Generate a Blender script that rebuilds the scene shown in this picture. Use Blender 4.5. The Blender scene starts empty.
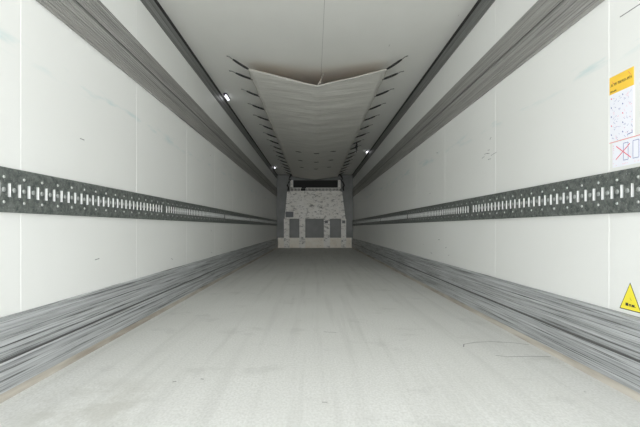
import bpy, bmesh, math, random
from mathutils import Vector, Matrix
random.seed(7)
SC = bpy.context.scene
C = SC.collection

# ------------------------------------------------------------------ camera, sky, exposure
XL, XR = -1.203, 1.257          # inner faces of the side walls
Y0, Y1 = -0.75, 13.39           # open rear doorway, front bulkhead
ZC = 2.367                      # ceiling
cd = bpy.data.cameras.new('camera'); cam = bpy.data.objects.new('camera', cd); C.objects.link(cam)
cam.location = (0, 0, 0.655); cam.rotation_euler = (math.pi/2, 0, 0)
cd.sensor_width = 36; cd.lens = 36*414/640
cd.shift_x = 6/640; cd.shift_y = 14/640
cd.clip_start = 0.02
SC.camera = cam

w = bpy.data.worlds.new('sky'); SC.world = w; w.use_nodes = True
nt = w.node_tree; nt.nodes.clear()
tc = nt.nodes.new('ShaderNodeTexCoord'); sp = nt.nodes.new('ShaderNodeSeparateXYZ')
mr = nt.nodes.new('ShaderNodeMapRange'); mr.inputs[1].default_value = -1; mr.inputs[2].default_value = 1
mx = nt.nodes.new('ShaderNodeValToRGB'); cr = mx.color_ramp      # by elevation: pale yard, bright band added at horizon to light bulkhead, overcast sky
SKY = [(0.0, (.95, .96, .96)), (.36, (1.05, 1.06, 1.06)), (.44, (1.15, 1.15, 1.12)), (.478, (4.0, 4.0, 3.95)), (.53, (4.1, 4.15, 4.15)), (.575, (1.15, 1.18, 1.21)), (1.0, (.90, .95, 1.0))]
while len(cr.elements) < len(SKY): cr.elements.new(.5)
for e_, (p_, c_) in zip(cr.elements, SKY): e_.position = p_; e_.color = (c_[0]/4.2, c_[1]/4.2, c_[2]/4.2, 1)
bg = nt.nodes.new('ShaderNodeBackground'); bg.inputs[1].default_value = 4.2
wo = nt.nodes.new('ShaderNodeOutputWorld')
nt.links.new(tc.outputs['Generated'], sp.inputs[0]); nt.links.new(sp.outputs[2], mr.inputs[0])
nt.links.new(mr.outputs[0], mx.inputs[0]); nt.links.new(mx.outputs[0], bg.inputs[0]); nt.links.new(bg.outputs[0], wo.inputs[0])
# the doorway lets the daylight in (sampling portal only, gives no light of its own)
ld = bpy.data.lights.new('doorway_portal', 'AREA'); ld.shape = 'RECTANGLE'; ld.size = XR-XL; ld.size_y = ZC
ld.cycles.is_portal = True
lo = bpy.data.objects.new('doorway_portal', ld); C.objects.link(lo)
lo.location = ((XL+XR)/2, Y0, ZC/2); lo.rotation_euler = (math.pi/2, 0, 0)   # faces +Y
SC.view_settings.view_transform = 'Standard'; SC.view_settings.look = 'None'
SC.view_settings.gamma = 1; SC.view_settings.use_curve_mapping = False
SC.view_settings.exposure = 1.84
SC.cycles.max_bounces = 24; SC.cycles.diffuse_bounces = 20; SC.cycles.glossy_bounces = 8
SC.cycles.use_denoising = True

# ------------------------------------------------------------------ materials
def mat(name, base, rough=0.6, metal=0.0, spec=0.5):
    m = bpy.data.materials.new(name); m.use_nodes = True
    b = m.node_tree.nodes['Principled BSDF']
    b.inputs['Base Color'].default_value = (*base, 1); b.inputs['Roughness'].default_value = rough
    b.inputs['Metallic'].default_value = metal; b.inputs['Specular IOR Level'].default_value = spec
    return m
class N:                        # small node helper
    def __init__(s, m):
        s.m = m; s.t = m.node_tree; s.b = s.t.nodes['Principled BSDF']
        g = s.t.nodes.new('ShaderNodeNewGeometry'); s.pos = g.outputs['Position']
    def link(s, a, b): s.t.links.new(a, b)
    def scaled(s, v, off=(0, 0, 0)):
        n = s.t.nodes.new('ShaderNodeMapping'); n.inputs['Scale'].default_value = v; n.inputs['Location'].default_value = off
        s.link(s.pos, n.inputs['Vector']); return n.outputs[0]
    def noise(s, v, scale=1, detail=4, rough=0.55, off=(0, 0, 0)):
        n = s.t.nodes.new('ShaderNodeTexNoise'); n.inputs['Scale'].default_value = scale
        n.inputs['Detail'].default_value = detail; n.inputs['Roughness'].default_value = rough
        s.link(s.scaled(v, off), n.inputs['Vector']); return n.outputs['Fac']
    def ramp(s, f, lo, hi, a=0.0, b=1.0):
        n = s.t.nodes.new('ShaderNodeMapRange'); s.link(f, n.inputs[0])
        n.inputs[1].default_value = lo; n.inputs[2].default_value = hi; n.inputs[3].default_value = a; n.inputs[4].default_value = b
        return n.outputs[0]
    def math(s, op, a, b=None):
        n = s.t.nodes.new('ShaderNodeMath'); n.operation = op
        for i, v in enumerate((a, b)):
            if v is None: continue
            if isinstance(v, (int, float)): n.inputs[i].default_value = v
            else: s.link(v, n.inputs[i])
        return n.outputs[0]
    def axis(s, i):
        n = s.t.nodes.new('ShaderNodeSeparateXYZ'); s.link(s.pos, n.inputs[0]); return n.outputs[i]
    def mix(s, f, a, b):
        n = s.t.nodes.new('ShaderNodeMix'); n.data_type = 'RGBA'; s.link(f, n.inputs[0])
        for i, v in ((6, a), (7, b)):
            if isinstance(v, tuple): n.inputs[i].default_value = (*v, 1)
            else: s.link(v, n.inputs[i])
        return n.outputs[2]
    def color(s, c): s.link(c, s.b.inputs['Base Color'])
    def bump(s, h, strength=0.3, dist=0.002):
        n = s.t.nodes.new('ShaderNodeBump'); n.inputs['Strength'].default_value = strength; n.inputs['Distance'].default_value = dist
        s.link(h, n.inputs['Height']); s.link(n.outputs[0], s.b.inputs['Normal'])

def wall_mat(name, seed):
    m = mat(name, (0.80, 0.82, 0.80), 0.42, 0, 0.4); n = N(m)
    base = n.mix(n.ramp(n.noise((1, .5, 1), 1.1, 3, off=(seed, 0, 0)), .3, .7), (0.80, 0.81, 0.795), (0.765, 0.775, 0.755))
    z = n.axis(2)
    d = n.math('ABSOLUTE', n.math('SUBTRACT', z, 1.385))
    band = n.ramp(d, 0.0, 0.05, 1, 0)
    wav = n.ramp(n.noise((1, 2.2, 14), 1.5, 4, off=(seed, 0, 0)), .52, .70)
    base = n.mix(n.math('MULTIPLY', n.math('MULTIPLY', band, wav), .55), base, (0.42, 0.60, 0.62))
    n.color(base)
    return m
M = {}
M['wall_left'] = wall_mat('white_laminate_a', 0)
M['wall_right'] = wall_mat('white_laminate_b', 11)
m = mat('ceiling_laminate', (0.7, 0.7, 0.67), 0.45, 0, .3); n = N(m)
c_ = n.mix(n.ramp(n.noise((1, .6, 1), 2, 4), .3, .7), (0.87, 0.87, 0.84), (0.83, 0.83, 0.80))
c_ = n.mix(n.math('MULTIPLY', n.ramp(n.noise((30, 5, 1), 1, 3), .74, .78), .4), c_, (.25, .25, .22))
n.color(c_); M['ceiling'] = m

m = mat('antislip_floor', (0.62, 0.62, 0.59), 0.6, 0, .3); n = N(m)
f1 = n.noise((1, .8, 1), 1.6, 5)
c_ = n.mix(n.ramp(f1, .35, .65), (0.80, 0.80, 0.78), (0.74, 0.74, 0.715))
f2 = n.noise((110, 70, 1), 1, 2)
c_ = n.mix(n.ramp(f2, .35, .7), c_, (0.66, 0.66, 0.63))
f3 = n.noise((14, .5, 1), 1, 3, off=(3, 1, 0))
c_ = n.mix(n.math('MULTIPLY', n.ramp(f3, .5, .75), .25), c_, (0.40, 0.40, 0.37))
f4 = n.noise((3, 4, 1), 1, 5, .65, off=(8, 2, 0))
c_ = n.mix(n.math('MULTIPLY', n.ramp(f4, .58, .66), .18), c_, (0.38, 0.38, 0.35))
f5 = n.noise((18, 22, 1), 1, 2, .5, off=(1, 2, 0))
c_ = n.mix(n.math('MULTIPLY', n.ramp(f5, .77, .80), .6), c_, (0.15, 0.16, 0.15))
dx = n.math('SUBTRACT', n.axis(0), -.80); dy = n.math('SUBTRACT', n.axis(1), 1.52)
rr_ = n.math('ADD', n.math('MULTIPLY', dx, dx), n.math('MULTIPLY', dy, dy))
st = n.math('MULTIPLY', n.ramp(rr_, .01, .09, 1, 0), n.ramp(n.noise((6, 6, 1), 1, 5, .6, off=(5, 5, 0)), .42, .58))
c_ = n.mix(n.math('MULTIPLY', st, .45), c_, (.48, .47, .42))
n.color(c_); n.bump(n.noise((160, 120, 1), 1, 2), .25, .002); M['floor'] = m

def alu(name, a, b, dark, rough=.45, metal=.55, stretch=.7, amt=.5):
    m = mat(name, a, rough, metal); n = N(m)
    f = n.noise((30, stretch, 80), 1, 6, .7)
    c = n.mix(n.ramp(f, .35, .68), a, b)
    g = n.noise((30, stretch*1.6, 150), 1, 5, .7, off=(2, 5, 1))
    c = n.mix(n.math('MULTIPLY', n.ramp(g, .50, .66), amt), c, dark)
    n.color(c); n.link(n.ramp(f, .3, .7, rough-.1, rough+.15), n.b.inputs['Roughness'])
    return m
M['scuff'] = alu('worn_aluminium_scuff_plate', (.66, .68, .69), (.34, .35, .36), (.06, .06, .055), .5, .35, stretch=.8, amt=1.0)
M['groove'] = mat('groove', (.16, .16, .16), .7)
M['band'] = alu('ribbed_aluminium_band', (.46, .455, .44), (.33, .325, .31), (.13, .13, .12), .5, .35, .8, .7)
M['band_dark'] = mat('band_channel', (.22, .22, .21), .55, .3)
M['cove'] = alu('aluminium_edge_profile', (.27, .275, .27), (.18, .185, .18), (.08, .08, .08), .45, .45)
M['gasket'] = mat('black_gasket', (.012, .012, .012), .7)
m = mat('cream_sealant', (.62, .53, .40), .7); n = N(m)
n.color(n.mix(n.ramp(n.noise((20, 2, 20), 1, 5), .4, .65), (.57, .535, .47), (.35, .31, .26))); M['seal'] = m
m = mat('galvanised_rail', (.16, .18, .17), .5, .5); n = N(m)
c_ = n.mix(n.ramp(n.noise((1, 1, 1), 45, 4, .7), .35, .65), (.09, .105, .10), (.24, .26, .245))
c_ = n.mix(n.math('MULTIPLY', n.ramp(n.noise((1, 1, 1), 160, 2), .62, .72), .7), c_, (.5, .52, .5))
n.color(c_); M['rail'] = m
M['slot'] = mat('bright_slot_edge', (.84, .85, .84), .5, .0)
M['rivet'] = mat('bright_rivet', (.50, .52, .50), .4, .4)
M['dimple'] = mat('raised_ring', (.36, .38, .37), .5, .4)
m = mat('grey_tarpaulin', (.6, .6, .57), .62, 0, .3); n = N(m)
n.color(n.mix(n.ramp(n.noise((1, 5, 1), 2.2, 5), .3, .7), (.83, .815, .775), (.73, .72, .68)))
n.bump(n.noise((1.2, 9, 1), 1.5, 5, .6), .5, .03); M['tarp'] = m
M['hem'] = mat('pale_hem', (.60, .585, .53), .7)
M['shade_tint'] = mat('tan_shade_tint', (.42, .30, .17), .8)  # tan inner face, added to brown the shade inside the duct mouth
M['black'] = mat('black_rubber', (.015, .015, .015), .6)
M['wire'] = mat('grey_wire', (.22, .22, .21), .4, .6)
M['darkslit'] = mat('vent_hole', (.01, .01, .01), .9)
m = mat('scuffed_white_panel', (.7, .7, .66), .5); n = N(m)
c_ = n.mix(n.ramp(n.noise((4, 1, 4), 1, 5), .3, .7), (.97, .96, .92), (.90, .88, .82))
c_ = n.mix(n.math('MULTIPLY', n.ramp(n.noise((7, 1, 16), 1, 7, .85), .52, .62), .92), c_, (.12, .12, .11))
n.color(c_); M['panel'] = m
m = mat('scuffed_kick_plate', (.7, .66, .58), .5); n = N(m)
c_ = n.mix(n.ramp(n.noise((5, 1, 5), 1, 5), .3, .7), (.98, .95, .87), (.84, .78, .67))
c_ = n.mix(n.math('MULTIPLY', n.ramp(n.noise((9, 1, 14), 1, 6, .8, off=(4, 0, 0)), .60, .68), .7), c_, (.20, .18, .16))
n.color(c_); M['kick'] = m
m = mat('bulkhead_grey', (.2, .21, .22), .5); n = N(m)
n.color(n.mix(n.ramp(n.noise((3, 1, 3), 1, 4), .3, .7), (.24, .25, .245), (.17, .18, .175))); M['front'] = m
M['recess'] = mat('dark_recess', (.03, .03, .03), .8)
M['plate'] = mat('grey_plate', (.16, .17, .18), .5)
M['housing'] = mat('lamp_housing', (.03, .02, .05), .5)
m = mat('lamp_lens', (.9, .9, .9), .3); b = m.node_tree.nodes['Principled BSDF']
b.inputs['Emission Color'].default_value = (.93, .93, 1, 1); b.inputs['Emission Strength'].default_value = .8; M['lens'] = m
M['roofjoint'] = mat('roof_joint', (.42, .42, .40), .6)
M['mark'] = mat('dark_scratch', (.20, .21, .21), .7)
M['markfloor'] = mat('floor_scratch', (.30, .30, .28), .8)
M['seam'] = mat('pale_joint', (.86, .865, .85), .42)
M['yellow'] = mat('sticker_orange_yellow', (.92, .60, .07), .45)
M['paper'] = mat('sticker_paper', (.84, .85, .92), .45)
M['ink'] = mat('sticker_ink_blue', (.14, .17, .42), .6)
M['inkred'] = mat('sticker_ink_red', (.75, .10, .16), .6)
M['pink'] = mat('sticker_ink_pink', (.85, .42, .50), .6)
M['black_ink'] = mat('sticker_ink_black', (.03, .03, .03), .6)
M['warn'] = mat('warning_yellow', (.90, .78, .06), .45)

# ------------------------------------------------------------------ mesh helpers
class MB:
    def __init__(s): s.v = []; s.f = []; s.mi = []
    def face(s, pts, mi=0):
        k = len(s.v); s.v += [tuple(p) for p in pts]; s.f.append(tuple(range(k, k+len(pts)))); s.mi.append(mi)
    def box(s, a, b, mi=0):
        x0, y0, z0 = a; x1, y1, z1 = b
        k = len(s.v)
        s.v += [(x0,y0,z0),(x1,y0,z0),(x1,y1,z0),(x0,y1,z0),(x0,y0,z1),(x1,y0,z1),(x1,y1,z1),(x0,y1,z1)]
        for q in ((0,3,2,1),(4,5,6,7),(0,1,5,4),(1,2,6,5),(2,3,7,6),(3,0,4,7)):
            s.f.append(tuple(k+i for i in q)); s.mi.append(mi)
    def prism(s, prof, y0, y1, mi=0, mis=None):         # closed (x,z) outline extruded along y
        k = len(s.v); n = len(prof)
        s.v += [(x, y0, z) for x, z in prof] + [(x, y1, z) for x, z in prof]
        for i in range(n):
            j = (i+1) % n; s.f.append((k+i, k+j, k+n+j, k+n+i)); s.mi.append(mis[i] if mis else mi)
        s.f.append(tuple(k+i for i in range(n))); s.mi.append(mi)
        s.f.append(tuple(k+n+i for i in reversed(range(n)))); s.mi.append(mi)
    def tube(s, pts, r, n=8, mi=0, flat=1.0):
        pts = [Vector(p) for p in pts]; rings = []
        for i, p in enumerate(pts):
            d = (pts[min(i+1, len(pts)-1)]-pts[max(i-1, 0)]).normalized()
            up = Vector((0, 0, 1)) if abs(d.z) < .95 else Vector((1, 0, 0))
            a = d.cross(up).normalized(); b = a.cross(d).normalized()
            rr = r[i] if isinstance(r, (list, tuple)) else r
            k = len(s.v); rings.append(k)
            for j in range(n):
                t = 2*math.pi*j/n; q = p+a*math.cos(t)*rr+b*math.sin(t)*rr*flat; s.v.append(tuple(q))
        for a, b in zip(rings, rings[1:]):
            for j in range(n):
                s.f.append((a+j, a+(j+1) % n, b+(j+1) % n, b+j)); s.mi.append(mi)
        s.f.append(tuple(rings[0]+j for j in reversed(range(n)))); s.mi.append(mi)
        s.f.append(tuple(rings[-1]+j for j in range(n))); s.mi.append(mi)
    def dome(s, c, nrm, r, h, n=8, mi=0):
        nrm = Vector(nrm); a = nrm.orthogonal().normalized(); b = nrm.cross(a); c = Vector(c)
        k = len(s.v)
        for q, hh in ((1, 0), (.75, .7)):
            for j in range(n):
                t = 2*math.pi*j/n; s.v.append(tuple(c+(a*math.cos(t)+b*math.sin(t))*r*q+nrm*h*hh))
        s.v.append(tuple(c+nrm*h))
        for j in range(n):
            j2 = (j+1) % n
            s.f.append((k+j, k+j2, k+n+j2, k+n+j)); s.mi.append(mi)
            s.f.append((k+n+j, k+n+j2, k+2*n)); s.mi.append(mi)
        s.f.append(tuple(k+j for j in reversed(range(n)))); s.mi.append(mi)
    def build(s, name, mats, parent=None, bevel=0, smooth=False, loc=None):
        me = bpy.data.meshes.new(name)
        v = s.v if loc is None else [tuple(Vector(p)-Vector(loc)) for p in s.v]
        me.from_pydata(v, [], s.f)
        for m in (mats if isinstance(mats, (list, tuple)) else [mats]): me.materials.append(m)
        me.polygons.foreach_set('material_index', s.mi)
        if smooth: me.polygons.foreach_set('use_smooth', [True]*len(s.f))
        bm = bmesh.new(); bm.from_mesh(me); bmesh.ops.recalc_face_normals(bm, faces=bm.faces); bm.to_mesh(me); bm.free()
        me.update()
        o = bpy.data.objects.new(name, me); C.objects.link(o)
        if loc is not None: o.location = loc
        if parent is not None: o.parent = parent
        if bevel:
            q = o.modifiers.new('bevel', 'BEVEL'); q.width = bevel; q.segments = 2; q.limit_method = 'ANGLE'
        return o
def thing(name, label, cat, loc=(0, 0, 0), group=None):
    o = bpy.data.objects.new(name, None); C.objects.link(o); o.location = loc; o.empty_display_size = .1
    o['label'] = label; o['category'] = cat
    if group: o['group'] = group
    return o
def struct(o): o['kind'] = 'structure'; return o

# ------------------------------------------------------------------ the shell
T = .06
b = MB(); b.box((XL-T, Y0, -T), (XR+T, Y1+T, 0))
def floor_line(mb, pts, wd, mi):          # scratch on the floor, points are (x, y)
    for (xa, ya), (xb, yb) in zip(pts, pts[1:]):
        d = Vector((xb-xa, yb-ya)); n_ = Vector((-d.y, d.x)).normalized()*wd/2
        mb.face([(xa-n_.x, ya-n_.y, .0008), (xb-n_.x, yb-n_.y, .0008), (xb+n_.x, yb+n_.y, .0008), (xa+n_.x, ya+n_.y, .0008)], mi)
floor_line(b, [(.82, 2.27), (.84, 2.32), (.92, 2.36), (1.02, 2.375), (1.13, 2.35), (1.20, 2.31)], .006, 1)
floor_line(b, [(.93, 2.12), (.98, 2.095), (1.06, 2.10), (1.2, 2.10)], .006, 1)
floor_line(b, [(-.60, 1.755), (-.585, 1.76)], .008, 1)
floor_line(b, [(-.49, 1.79), (-.475, 1.785)], .008, 1)
floor_line(b, [(.06, 2.60), (.11, 2.585), (.14, 2.58)], .006, 1)
floor_line(b, [(.03, 1.55), (.05, 1.55)], .005, 1)
struct(b.build('floor', [M['floor'], M['markfloor']]))

JOINTS = [1.72+1.105*k for k in range(11)]
def side_wall(name, x, s, mats, marks):   # s=+1: the room lies on the +x side
    b = MB()
    b.box((x-s*T, Y0, 0) if s > 0 else (x, Y0, 0), (x, Y1+T, ZC) if s > 0 else (x-s*T, Y1+T, ZC))
    for y in [q+(-.02 if s > 0 else .045) for q in JOINTS]:
        b.box((min(x, x+s*.0007), y-.0015, .30), (max(x, x+s*.0007), y+.0015, 2.23), 1)
    for (ya, za), (yb, zb), wd in marks:
        d = Vector((yb-ya, zb-za)); n_ = Vector((-d.y, d.x)).normalized()*wd/2; X = x+s*.0008
        b.face([(X, ya-n_.x, za-n_.y), (X, yb-n_.x, zb-n_.y), (X, yb+n_.x, zb+n_.y), (X, ya+n_.x, za+n_.y)], 2)
    return struct(b.build(name, mats))
ml = []
for _ in range(9):
    y = random.uniform(1.8, 7); z = random.choice([random.uniform(.35, .65), random.uniform(1.0, 1.55)])
    ml.append(((y, z), (y+random.uniform(.01, .05), z+random.uniform(-.015, .015)), .004))
mr_ = [((1.70, 1.519), (1.59, 1.516), .004)]
for _ in range(7):
    y = random.uniform(2.82, 3.06); z = random.uniform(1.14, 1.22)
    mr_.append(((y, z), (y+random.uniform(.02, .07), z+random.uniform(-.006, .006)), .0028))
for _ in range(9):
    y = random.uniform(2.0, 6); z = random.choice([random.uniform(.35, .65), random.uniform(1.0, 1.5)])
    mr_.append(((y, z), (y+random.uniform(.01, .06), z+random.uniform(-.015, .015)), .004))
side_wall('wall_left', XL, 1, [M['wall_left'], M['seam'], M['mark']], ml)
side_wall('wall_right', XR, -1, [M['wall_right'], M['seam'], M['mark']], mr_)
b = MB(); b.box((XL-T, Y0, ZC), (XR+T, Y1+T, ZC+T))
b.box((.078, Y0, ZC-.001), (.081, Y1, ZC), 1)            # centre joint of the roof
struct(b.build('ceiling', [M['ceiling'], M['roofjoint']]))
b = MB(); b.box((XL, Y1, 0), (XR, Y1+T, ZC)); struct(b.build('wall_front', M['front']))
# ribbed bands, edge profiles, scuff plates, sealant joints
def sided(x, s, prof): return [(x+s*p, z) for p, z in prof]
k = 1
for side, x, s in (('left', XL, 1), ('right', XR, -1)):
    z0, z1 = 1.637, 1.914; prof = [(0, z0), (.014, z0)]; mis = [0, 0]
    nr = 18; h = (z1-z0)/nr
    for i in range(nr):
        z = z0+i*h; ch = i in (9,)
        d = .010 if ch else .014
        prof += [(d, z+h*.02), (d, z+h*.78), (d-.003, z+h*.82), (d-.003, z+h*.98)]
        mis += [1 if ch else 0]*4
    prof += [(.014, z1), (0, z1)]; mis += [0, 0]
    b = MB(); b.prism(sided(x, s, prof), Y0, Y1, 0, mis[:len(prof)])
    struct(b.build('trim_%d' % k, [M['band'], M['band_dark']])); k += 1
    prof = [(0, 2.228), (.006, 2.228), (.012, 2.25), (.012, 2.29), (.016, 2.295), (.020, 2.332), (0, 2.332)]
    b = MB(); b.prism(sided(x, s, prof), Y0, Y1)
    b.box((min(x, x+s*.022), Y0, 2.3322), (max(x, x+s*.022), Y1, ZC), 1)
    struct(b.build('trim_%d' % k, [M['cove'], M['gasket']])); k += 1
    prof = [(0, .03), (.030, .03), (.024, .142), (.014, .144), (.014, .150), (.020, .152)]
    for i in range(6):
        z = .155+i*.0245; prof += [(.020, z), (.020, z+.020), (.017, z+.0215), (.017, z+.0235)]
    prof += [(.018, .304), (.008, .309), (0, .309)]
    gi = [0]*len(prof)
    for q_ in (2, 3, 4): gi[q_] = 1
    b = MB(); b.prism(sided(x, s, prof), Y0, Y1, 0, gi)
    struct(b.build('baseboard_'+side, [M['scuff'], M['groove']]))
    prof = [(0, 0), (.036, 0), (.034, .012), (.028, .0295), (0, .0295)]
    b = MB(); b.prism(sided(x, s, prof), Y0, Y1); struct(b.build('trim_%d' % k, M['seal'])); k += 1
b = MB(); b.box((XL+.04, Y1-.02, 0), (XR-.04, Y1, .325)); struct(b.build('baseboard_front', M['kick']))

# ------------------------------------------------------------------ perforated cargo rails
ZR0, ZR1 = .714, .888
SEGS = [Y0+.02, 3.30, 5.50, 7.70, 9.90, Y1-.01]
PITCH = .0555
WHERE = ['from doorway to first joint', 'second length in from the doorway', 'middle length of the row', 'fourth length in from the doorway', 'farthest length, ending at the front bulkhead']
rp = MB(); rp.dome((0, 0, 0), (1, 0, 0), .0065, .004)
rivet_mesh = None
for side, x, s in (('left', XL, 1), ('right', XR, -1)):
    for i in range(len(SEGS)-1):
        a, e = SEGS[i]+.002, SEGS[i+1]-.002
        X = x+s*.018; xb = x+s*.006
        t = thing('cargo_rail', 'slotted galvanised cargo rail on %s wall, %s' % (side, WHERE[i]), 'cargo rail', (x, a, ZR0), 'slotted cargo rails along both side walls')
        b = MB()
        zc = (ZR0+ZR1)/2; s0, s1 = zc-.027, zc+.027
        # slanted upper and lower flanges, flat web
        b.face([(x, a, ZR0), (x, e, ZR0), (X-s*.006, e, ZR0), (X-s*.006, a, ZR0)])
        b.face([(x, a, ZR1), (x, e, ZR1), (X-s*.006, e, ZR1), (X-s*.006, a, ZR1)])
        for za, zb, xa, xz in ((ZR0, ZR0+.012, X-s*.006, X), (ZR0+.012, s0, X, X), (s1, ZR1-.012, X, X), (ZR1-.012, ZR1, X, X-s*.006)):
            b.face([(xa, a, za), (xa, e, za), (xz, e, zb), (xz, a, zb)])
        for yy in (a, e): b.face([(x, yy, ZR0), (X, yy, ZR0+.012), (X, yy, ZR1-.012), (x, yy, ZR1)])
        k0 = math.ceil((a+.02)/PITCH); ks = []
        k_ = k0
        while k_*PITCH+.016 < e-.01: ks.append(k_); k_ += 1
        prev = a
        riv = []
        for k_ in ks:
            y0, y1 = k_*PITCH-.009, k_*PITCH+.009
            b.face([(X, prev, s0), (X, y0, s0), (X, y0, s1), (X, prev, s1)])
            b.face([(X, y1, s0), (X, y1, s1), (xb, y1, s1), (xb, y1, s0)], 1)   # far edge of the slot
            b.face([(X, y0, s0), (X, y0, s1), (xb, y0, s1), (xb, y0, s0)], 1)
            b.face([(xb, y0, s0), (xb, y1, s0), (xb, y1, s1), (xb, y0, s1)], 0)
            b.face([(X, y0, s0), (X, y1, s0), (xb, y1, s0), (xb, y0, s0)], 0)
            b.face([(X, y0, s1), (X, y1, s1), (xb, y1, s1), (xb, y0, s1)], 0)
            if y0-prev > .02: b.dome((X, y0-.0187, zc), (s, 0, 0), .0105, .004, 8, 3)
            prev = y1
            if k_ % 2 == 0: riv.append(k_*PITCH+.028)
        b.face([(X, prev, s0), (X, e, s0), (X, e, s1), (X, prev, s1)])
        o = b.build('rail_plate', [M['rail'], M['slot'], M['rivet'], M['dimple']], t, loc=(x, a, ZR0)); o.location = (0, 0, 0)
        if i < 2:
            for ry in riv:
                if ry > e-.01: continue
                for rz in (zc-.048, zc+.048):
                    if rivet_mesh is None:
                        o = rp.build('rivet', M['rivet'], t); rivet_mesh = o
                    else:
                        o = rivet_mesh.copy(); C.objects.link(o); o.parent = t
                    o.location = (X-x, ry-a, rz-ZR0)
                    if s < 0: o.rotation_euler = (0, 0, math.pi)

# ------------------------------------------------------------------ front bulkhead fittings
t = thing('cooling_unit_bulkhead', 'white scuffed bulkhead panel on four posts against the front wall', 'bulkhead', (.03, Y1, 0))
def part(b, name, m, par=t, off=None, **k):
    o = b.build(name, m, par, loc=(.03, Y1, 0), **k); o.location = (0, 0, 0); return o
yb = Y1-.001
b = MB()
yt, yl = Y1-.16, Y1-.26
fr = [(-.93, yl, .935), (1.00, yl, .935), (.90, yt, 1.80), (-.86, yt, 1.80)]
bk = [(-.93, yb, .935), (1.00, yb, .935), (.90, yb, 1.80), (-.86, yb, 1.80)]
b.face(fr)
b.face(bk)
for i in range(4): j = (i+1) % 4; b.face([fr[i], fr[j], bk[j], bk[i]])
up = part(b, 'front_panel', M['panel'], bevel=.008)
for xa, xz in ((-.965, -.79), (-.47, -.28), (.315, .51), (.87, 1.03)):
    b = MB(); b.box((xa, Y1-.14, .0), (xz, Y1-.021, .934)); b.box((xa+.03, Y1-.15, .02), (xz-.03, Y1-.14, .90))
    part(b, 'post', M['panel'], bevel=.006)
b = MB(); b.box((-.77, Y1-.13, 1.801), (.86, yb, 1.83)); b.box((-.77, Y1-.13, 1.91), (-.40, yb, 1.93)); b.box((-.26, Y1-.13, 1.91), (.86, yb, 1.93))
b.box((-.77, Y1-.10, 1.83), (.86, yb, 1.91), 1)
x_ = -.76
while x_ < .85:
    if not -.42 < x_ < -.27: b.box((x_, Y1-.125, 1.83), (x_+.02, Y1-.10, 1.91))
    x_ += .045
part(b, 'grille', [M['panel'], M['recess']])
for xa in (-.76, .77):
    b = MB(); b.box((xa, Y1-.12, 1.9305), (xa+.085, Y1-.06, 2.18)); b.box((xa+.02, Y1-.14, 1.95), (xa+.065, Y1-.12, 2.15)); part(b, 'bracket', M['panel'])
b = MB(); b.box((-.655, Y1-.01, 1.9305), (.765, yb, 2.18)); part(b, 'air_outlet', M['recess'])
b = MB()
yq = lambda z: yl+(yt-yl)*(z-.935)/.865
x0, x1, z0, z1 = -.905, -.655, .98, 1.16
b.face([(x0, yq(z0)-.004, z0), (x1, yq(z0)-.004, z0), (x1, yq(z1)-.004, z1), (x0, yq(z1)-.004, z1)])
b.face([(x0, yq(z0)+.002, z0), (x1, yq(z0)+.002, z0), (x1, yq(z1)+.002, z1), (x0, yq(z1)+.002, z1)])
o = part(b, 'nameplate', M['plate'])
o['label'] = 'dark grey nameplate'
for xa, z in ((.345, .79), (.90, .79)):
    b = MB(); b.box((xa, Y1-.156, z), (xa+.10, Y1-.151, z+.09)); part(b, 'latch', M['plate'])
for s_, xs in (('left', -.80), ('right', .915)):
    t2 = thing('hanging_cord', 'black cord hanging from the ceiling beside the %s bracket of the bulkhead' % s_, 'cord', (xs, Y1-.2, 1.85), 'black cords beside the bulkhead')
    b = MB(); d = 1 if xs < 0 else -1
    b.tube([(xs+d*.10, Y1-.2, ZC-.002), (xs+d*.03, Y1-.21, 2.26), (xs-d*.0, Y1-.2, 2.2), (xs+d*.06, Y1-.2, 2.17), (xs, Y1-.21, 2.1), (xs-d*.05, Y1-.2, 2.0), (xs-d*.01, Y1-.21, 1.93), (xs-d*.03, Y1-.2, 1.83)], .022, 8)
    o = b.build('cord', M['black'], t2, loc=(xs, Y1-.2, 1.85), smooth=True); o.location = (0, 0, 0)

# ------------------------------------------------------------------ fabric air duct under the roof
XC = .037; HW = .722; ZE = 2.283
STY = [4.53+.585*k for k in range(15)]
duct = thing('air_duct', 'grey tarpaulin air duct slung under the ceiling on black bungee straps', 'air duct', (XC, 4.24, ZC))
def dpart(b, name, m, par=duct, **k):
    o = b.build(name, m, par, loc=(XC, 4.24, ZC), **k); o.location = (0, 0, 0); return o
def dz(u, y):
    q = (y-4.2)/9.1
    edge = ZE-.004*(1-math.cos(2*math.pi*(y-4.53)/.585))*.5
    sag = .086+.01*q
    wr = .004*math.sin(y*11+u*2.5)+.003*math.sin(y*23-u*4+1)
    return edge-sag*(1-abs(u)**1.1)+wr*(1-u*u)
def dpt(u, y):
    hw = HW-.012*(1-math.cos(2*math.pi*(y-4.53)/.585))*.5
    return (XC+u*hw, y, dz(u, y))
NU, NV = 28, 240
b = MB(); idx = {}
for j in range(NV+1):
    for i in range(NU+1):
        u = -1+2*i/NU; ys = 4.24+.25*(1-abs(u)); y = ys+(Y1-.17-ys)*j/NV
        idx[i, j] = len(b.v); b.v.append(dpt(u, y))
for j in range(NV):
    for i in range(NU):
        b.f.append((idx[i, j], idx[i+1, j], idx[i+1, j+1], idx[i, j+1])); b.mi.append(0)
o = dpart(b, 'duct_sheet', [M['tarp'], M['shade_tint']], smooth=True)
q = o.modifiers.new('solidify', 'SOLIDIFY'); q.thickness = .003; q.offset = 0; q.material_offset = 1
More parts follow.
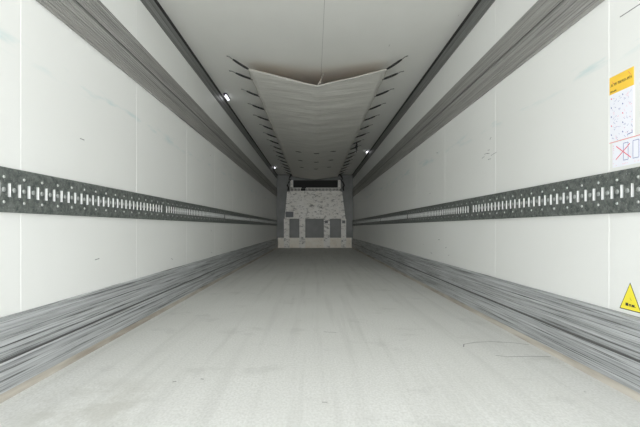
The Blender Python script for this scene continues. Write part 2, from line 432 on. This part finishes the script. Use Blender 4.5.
# hems along the mouth and both sides
b = MB(); pts = []
for i in range(NU+1):
    u = -1+2*i/NU; y = 4.24+.25*(1-abs(u)); p = Vector(dpt(u, y)); pts.append(p)
b.tube(pts, .004, 6); dpart(b, 'hem', M['hem'], smooth=True)
for u in (-1, 1):
    b = MB(); b.tube([dpt(u, 4.24+(Y1-.2-4.24)*j/160) for j in range(161)], .005, 6); dpart(b, 'hem', M['hem'], smooth=True)
def strap(pa, pb, bend=.003):           # pa on the duct, pb on the ceiling
    pa, pb = Vector(pa), Vector(pb); pm = pa.lerp(pb, .74)
    L = [pa.lerp(pm, t_/5)+Vector((0, 0, -bend*math.sin(math.pi*t_/5))) for t_ in range(6)]
    b = MB(); b.tube(L, [.009, .012, .012, .012, .0115, .008], 8)
    o = dpart(b, 'strap', M['black'], smooth=True)
    b = MB(); b.tube([pm, pm.lerp(pb, .6)+Vector((0, 0, .004)), pb+Vector((0, 0, -.004)), pb+Vector((0, .006, .0))], .004, 6)
    b.dome(pb+Vector((0, 0, 0)), (0, 0, -1), .010, .005)
    h = b.build('hook', M['wire'], o, loc=(XC, 4.24, ZC), smooth=True); h.location = (0, 0, 0)
strap(dpt(-1, 4.245), (-.865, 4.13, ZC)); strap(dpt(1, 4.245), (.93, 4.13, ZC))
for y in STY:
    jy = lambda: random.uniform(-.015, .015)
    ya = y+.02
    strap(dpt(-.985, ya), (XC-.945+jy(), y+jy(), ZC)); strap(dpt(.985, ya), (XC+.945+jy(), y+jy(), ZC))
# centre tie at the mouth
b = MB(); p = Vector(dpt(.0, 4.49)); b.tube([p, p+Vector((.03, .02, .05)), (.105, 4.60, ZC)], .005, 6); b.tube([p+Vector((0,0,.0)), p+Vector((.05,.02,.02)), p+Vector((.02,.03,.05))], .004, 6)
dpart(b, 'tie', M['hem'], smooth=True)
# vent slits
for y in (8.6, 9.7, 10.8):
    for u in (-.50, .02, .50):
        b = MB(); X0 = XC+u*HW
        ps = [Vector(dpt(u+dx/HW, y+dx*.35)) + Vector((0, 0, -.004)) for dx in (-.06, -.03, 0, .03, .06)]
        b.tube(ps, [.006, .018, .022, .018, .006], 8, flat=.35); dpart(b, 'vent_slit', M['darkslit'], smooth=True)
# one strap end dangling from the duct edge near its far half
t2 = thing('loose_strap', 'loose black strap end dangling from the duct edge at its far right', 'strap', (.86, 8.35, ZC))
b = MB(); b.tube([(.86, 8.35, ZC-.002), (.865, 8.35, 2.33), (.85, 8.36, 2.28), (.87, 8.36, 2.22), (.855, 8.35, 2.17)], [.012, .014, .022, .016, .010], 8)
o = b.build('strap', M['black'], t2, loc=(.86, 8.35, ZC), smooth=True); o.location = (0, 0, 0)

# ------------------------------------------------------------------ small ceiling lamps
for (lx, ly, lab) in ((-1.132, 5.38, 'small white ceiling lamp nearest the doorway, above the left wall'),
                      (-1.11, 11.7, 'small white ceiling lamp far in, beside the left wall near the bulkhead'),
                      (1.186, 9.25, 'small white ceiling lamp above the right wall')):
    t2 = thing('ceiling_lamp', lab, 'lamp', (lx, ly, ZC), 'ceiling lamps')
    b = MB(); b.box((-.022, -.11, -.012), (.022, .11, -.0002)); b.box((-.022, -.11, -.030), (.0, -.0905, -.012)); b.build('housing', M['housing'], t2, bevel=.003)
    b = MB(); b.box((-.013, -.09, -.034), (.013, .099, -.0122)); b.build('lens', M['lens'], t2, bevel=.006)
    sl = bpy.data.lights.new('lamp_beam', 'SPOT'); sl.energy = .02; sl.spot_size = R_ = math.radians(76); sl.spot_blend = .12; sl.shadow_soft_size = .004
    so = bpy.data.objects.new('lamp_beam', sl); C.objects.link(so); so.parent = t2
    so.location = (0, -.08, -.05)
    d = Vector((0, -math.cos(math.radians(53)), -math.sin(math.radians(53))))
    so.rotation_euler = d.to_track_quat('-Z', 'Y').to_euler()

# ------------------------------------------------------------------ stickers on the right wall
def sq(b, ya, yb_, za, zb, d, mi=0):
    b.box((XR-d, min(ya, yb_), za), (XR-d+.0009, max(ya, yb_), zb), mi)
def ln(b, p, q_, wd, d, mi=0):
    (ya, za), (yb_, zb) = p, q_; v = Vector((yb_-ya, zb-za)); n_ = Vector((-v.y, v.x)).normalized()*wd/2
    b.face([(XR-d, ya-n_.x, za-n_.y), (XR-d, yb_-n_.x, zb-n_.y), (XR-d, yb_+n_.x, zb+n_.y), (XR-d, ya+n_.x, za+n_.y)], mi)
def spart(b, name, m, t): o = b.build(name, m, t, loc=t.location); o.location = (0, 0, 0); return o
t = thing('instruction_sticker', 'tall instruction sticker with orange yellow header over a white sheet of small pictures', 'sticker', (XR, 1.69, 1.01))
b = MB(); sq(b, 1.760, 1.626, 1.216, 1.289, .001)
def scribble(b, ya, yb_, z, h, d, mi, wd=.0018):
    y = ya
    while y > yb_+.003:
        y2 = y-random.uniform(.003, .006); 
        if random.random() < .85:
            ln(b, (y, z+random.uniform(0, h)), (y2, z+random.uniform(0, h)), wd, d, mi)
            ln(b, (y2, z), (y2, z+h), wd*.8, d, mi)
        y = y2-random.uniform(.0, .002)
scribble(b, 1.752, 1.636, 1.247, .012, .0013, 1)
scribble(b, 1.756, 1.712, 1.222, .008, .0013, 1)
ln(b, (1.745, 1.270), (1.733, 1.255), .0015, .0013, 2); ln(b, (1.655, 1.280), (1.640, 1.262), .0015, .0013, 2)
spart(b, 'header', [M['yellow'], M['black_ink'], M['inkred']], t)
b = MB(); sq(b, 1.758, 1.626, 1.016, 1.2155, .001)
for r in range(5):
    for c in range(2):
        y = 1.750-c*.064; z = 1.200-r*.038
        ln(b, (y, z), (y-.004, z-.006), .004, .0013, 1 if (r+c) % 3 else 2)
        for _ in range(9):
            ya = y-random.uniform(.006, .05); za = z-random.uniform(.003, .03)
            ln(b, (ya, za), (ya-random.uniform(.002, .010), za+random.uniform(-.008, .008)), .0011, .0013, random.choice([1, 1, 3]))
ln(b, (1.660, 1.028), (1.630, 1.032), .003, .0013, 1)
ln(b, (1.762, 1.0125), (1.560, 1.0125), .0022, .0003, 2)
spart(b, 'picture_sheet', [M['paper'], M['ink'], M['inkred'], M['pink']], t)
t = thing('stowage_sticker', 'white sticker with a red cross over a blue outlined box', 'sticker', (XR, 1.69, .905))
b = MB(); sq(b, 1.742, 1.47, .905, 1.008, .001)
def rect(b, ya, yb_, za, zb, mi, wd=.0022):
    ln(b, (ya, za), (yb_, za), wd, .0013, mi); ln(b, (ya, zb), (yb_, zb), wd, .0013, mi)
    ln(b, (ya, za), (ya, zb), wd, .0013, mi); ln(b, (yb_, za), (yb_, zb), wd, .0013, mi)
rect(b, 1.680, 1.655, .928, .997, 1); rect(b, 1.630, 1.600, .928, .997, 1); rect(b, 1.575, 1.545, .928, .997, 1)
ln(b, (1.720, .992), (1.640, .933), .0035, .0016, 2); ln(b, (1.722, .937), (1.645, .990), .0035, .0016, 2)
for _ in range(14):
    ya = random.uniform(1.49, 1.735); ln(b, (ya, .915), (ya-.006, .915+random.uniform(-.003, .003)), .0014, .0013, 3)
for _ in range(8):
    za = random.uniform(.915, 1.0); ln(b, (1.738, za), (1.733, za+.003), .0014, .0013, 3)
spart(b, 'sheet', [M['paper'], M['ink'], M['inkred'], M['pink']], t)
t = thing('warning_sticker', 'yellow triangular warning sticker with black border just above the scuff plate', 'sticker', (XR, 1.645, .327))
b = MB()
def tri(ya, yb_, za, yc, zc, d, mi):
    A = [(XR-d, ya, za), (XR-d, yb_, za), (XR-d, yc, zc)]; b.face(A, mi)
tri(1.703, 1.587, .324, 1.645, .437, .0006, 1)
tri(1.6975, 1.5925, .3275, 1.645, .431, .0010, 0)
rr = lambda a, z, c, y_: sq(b, a, c, z, y_, .0018, 1)
rr(1.668, .343, 1.655, .353); rr(1.650, .3445, 1.640, .350); rr(1.636, .343, 1.622, .350)
ln(b, (1.668, .342), (1.615, .342), .0016, .0014, 1)
ln(b, (1.645, .375), (1.638, .365), .0016, .0014, 1)
spart(b, 'sticker_face', [M['warn'], M['black_ink']], t)
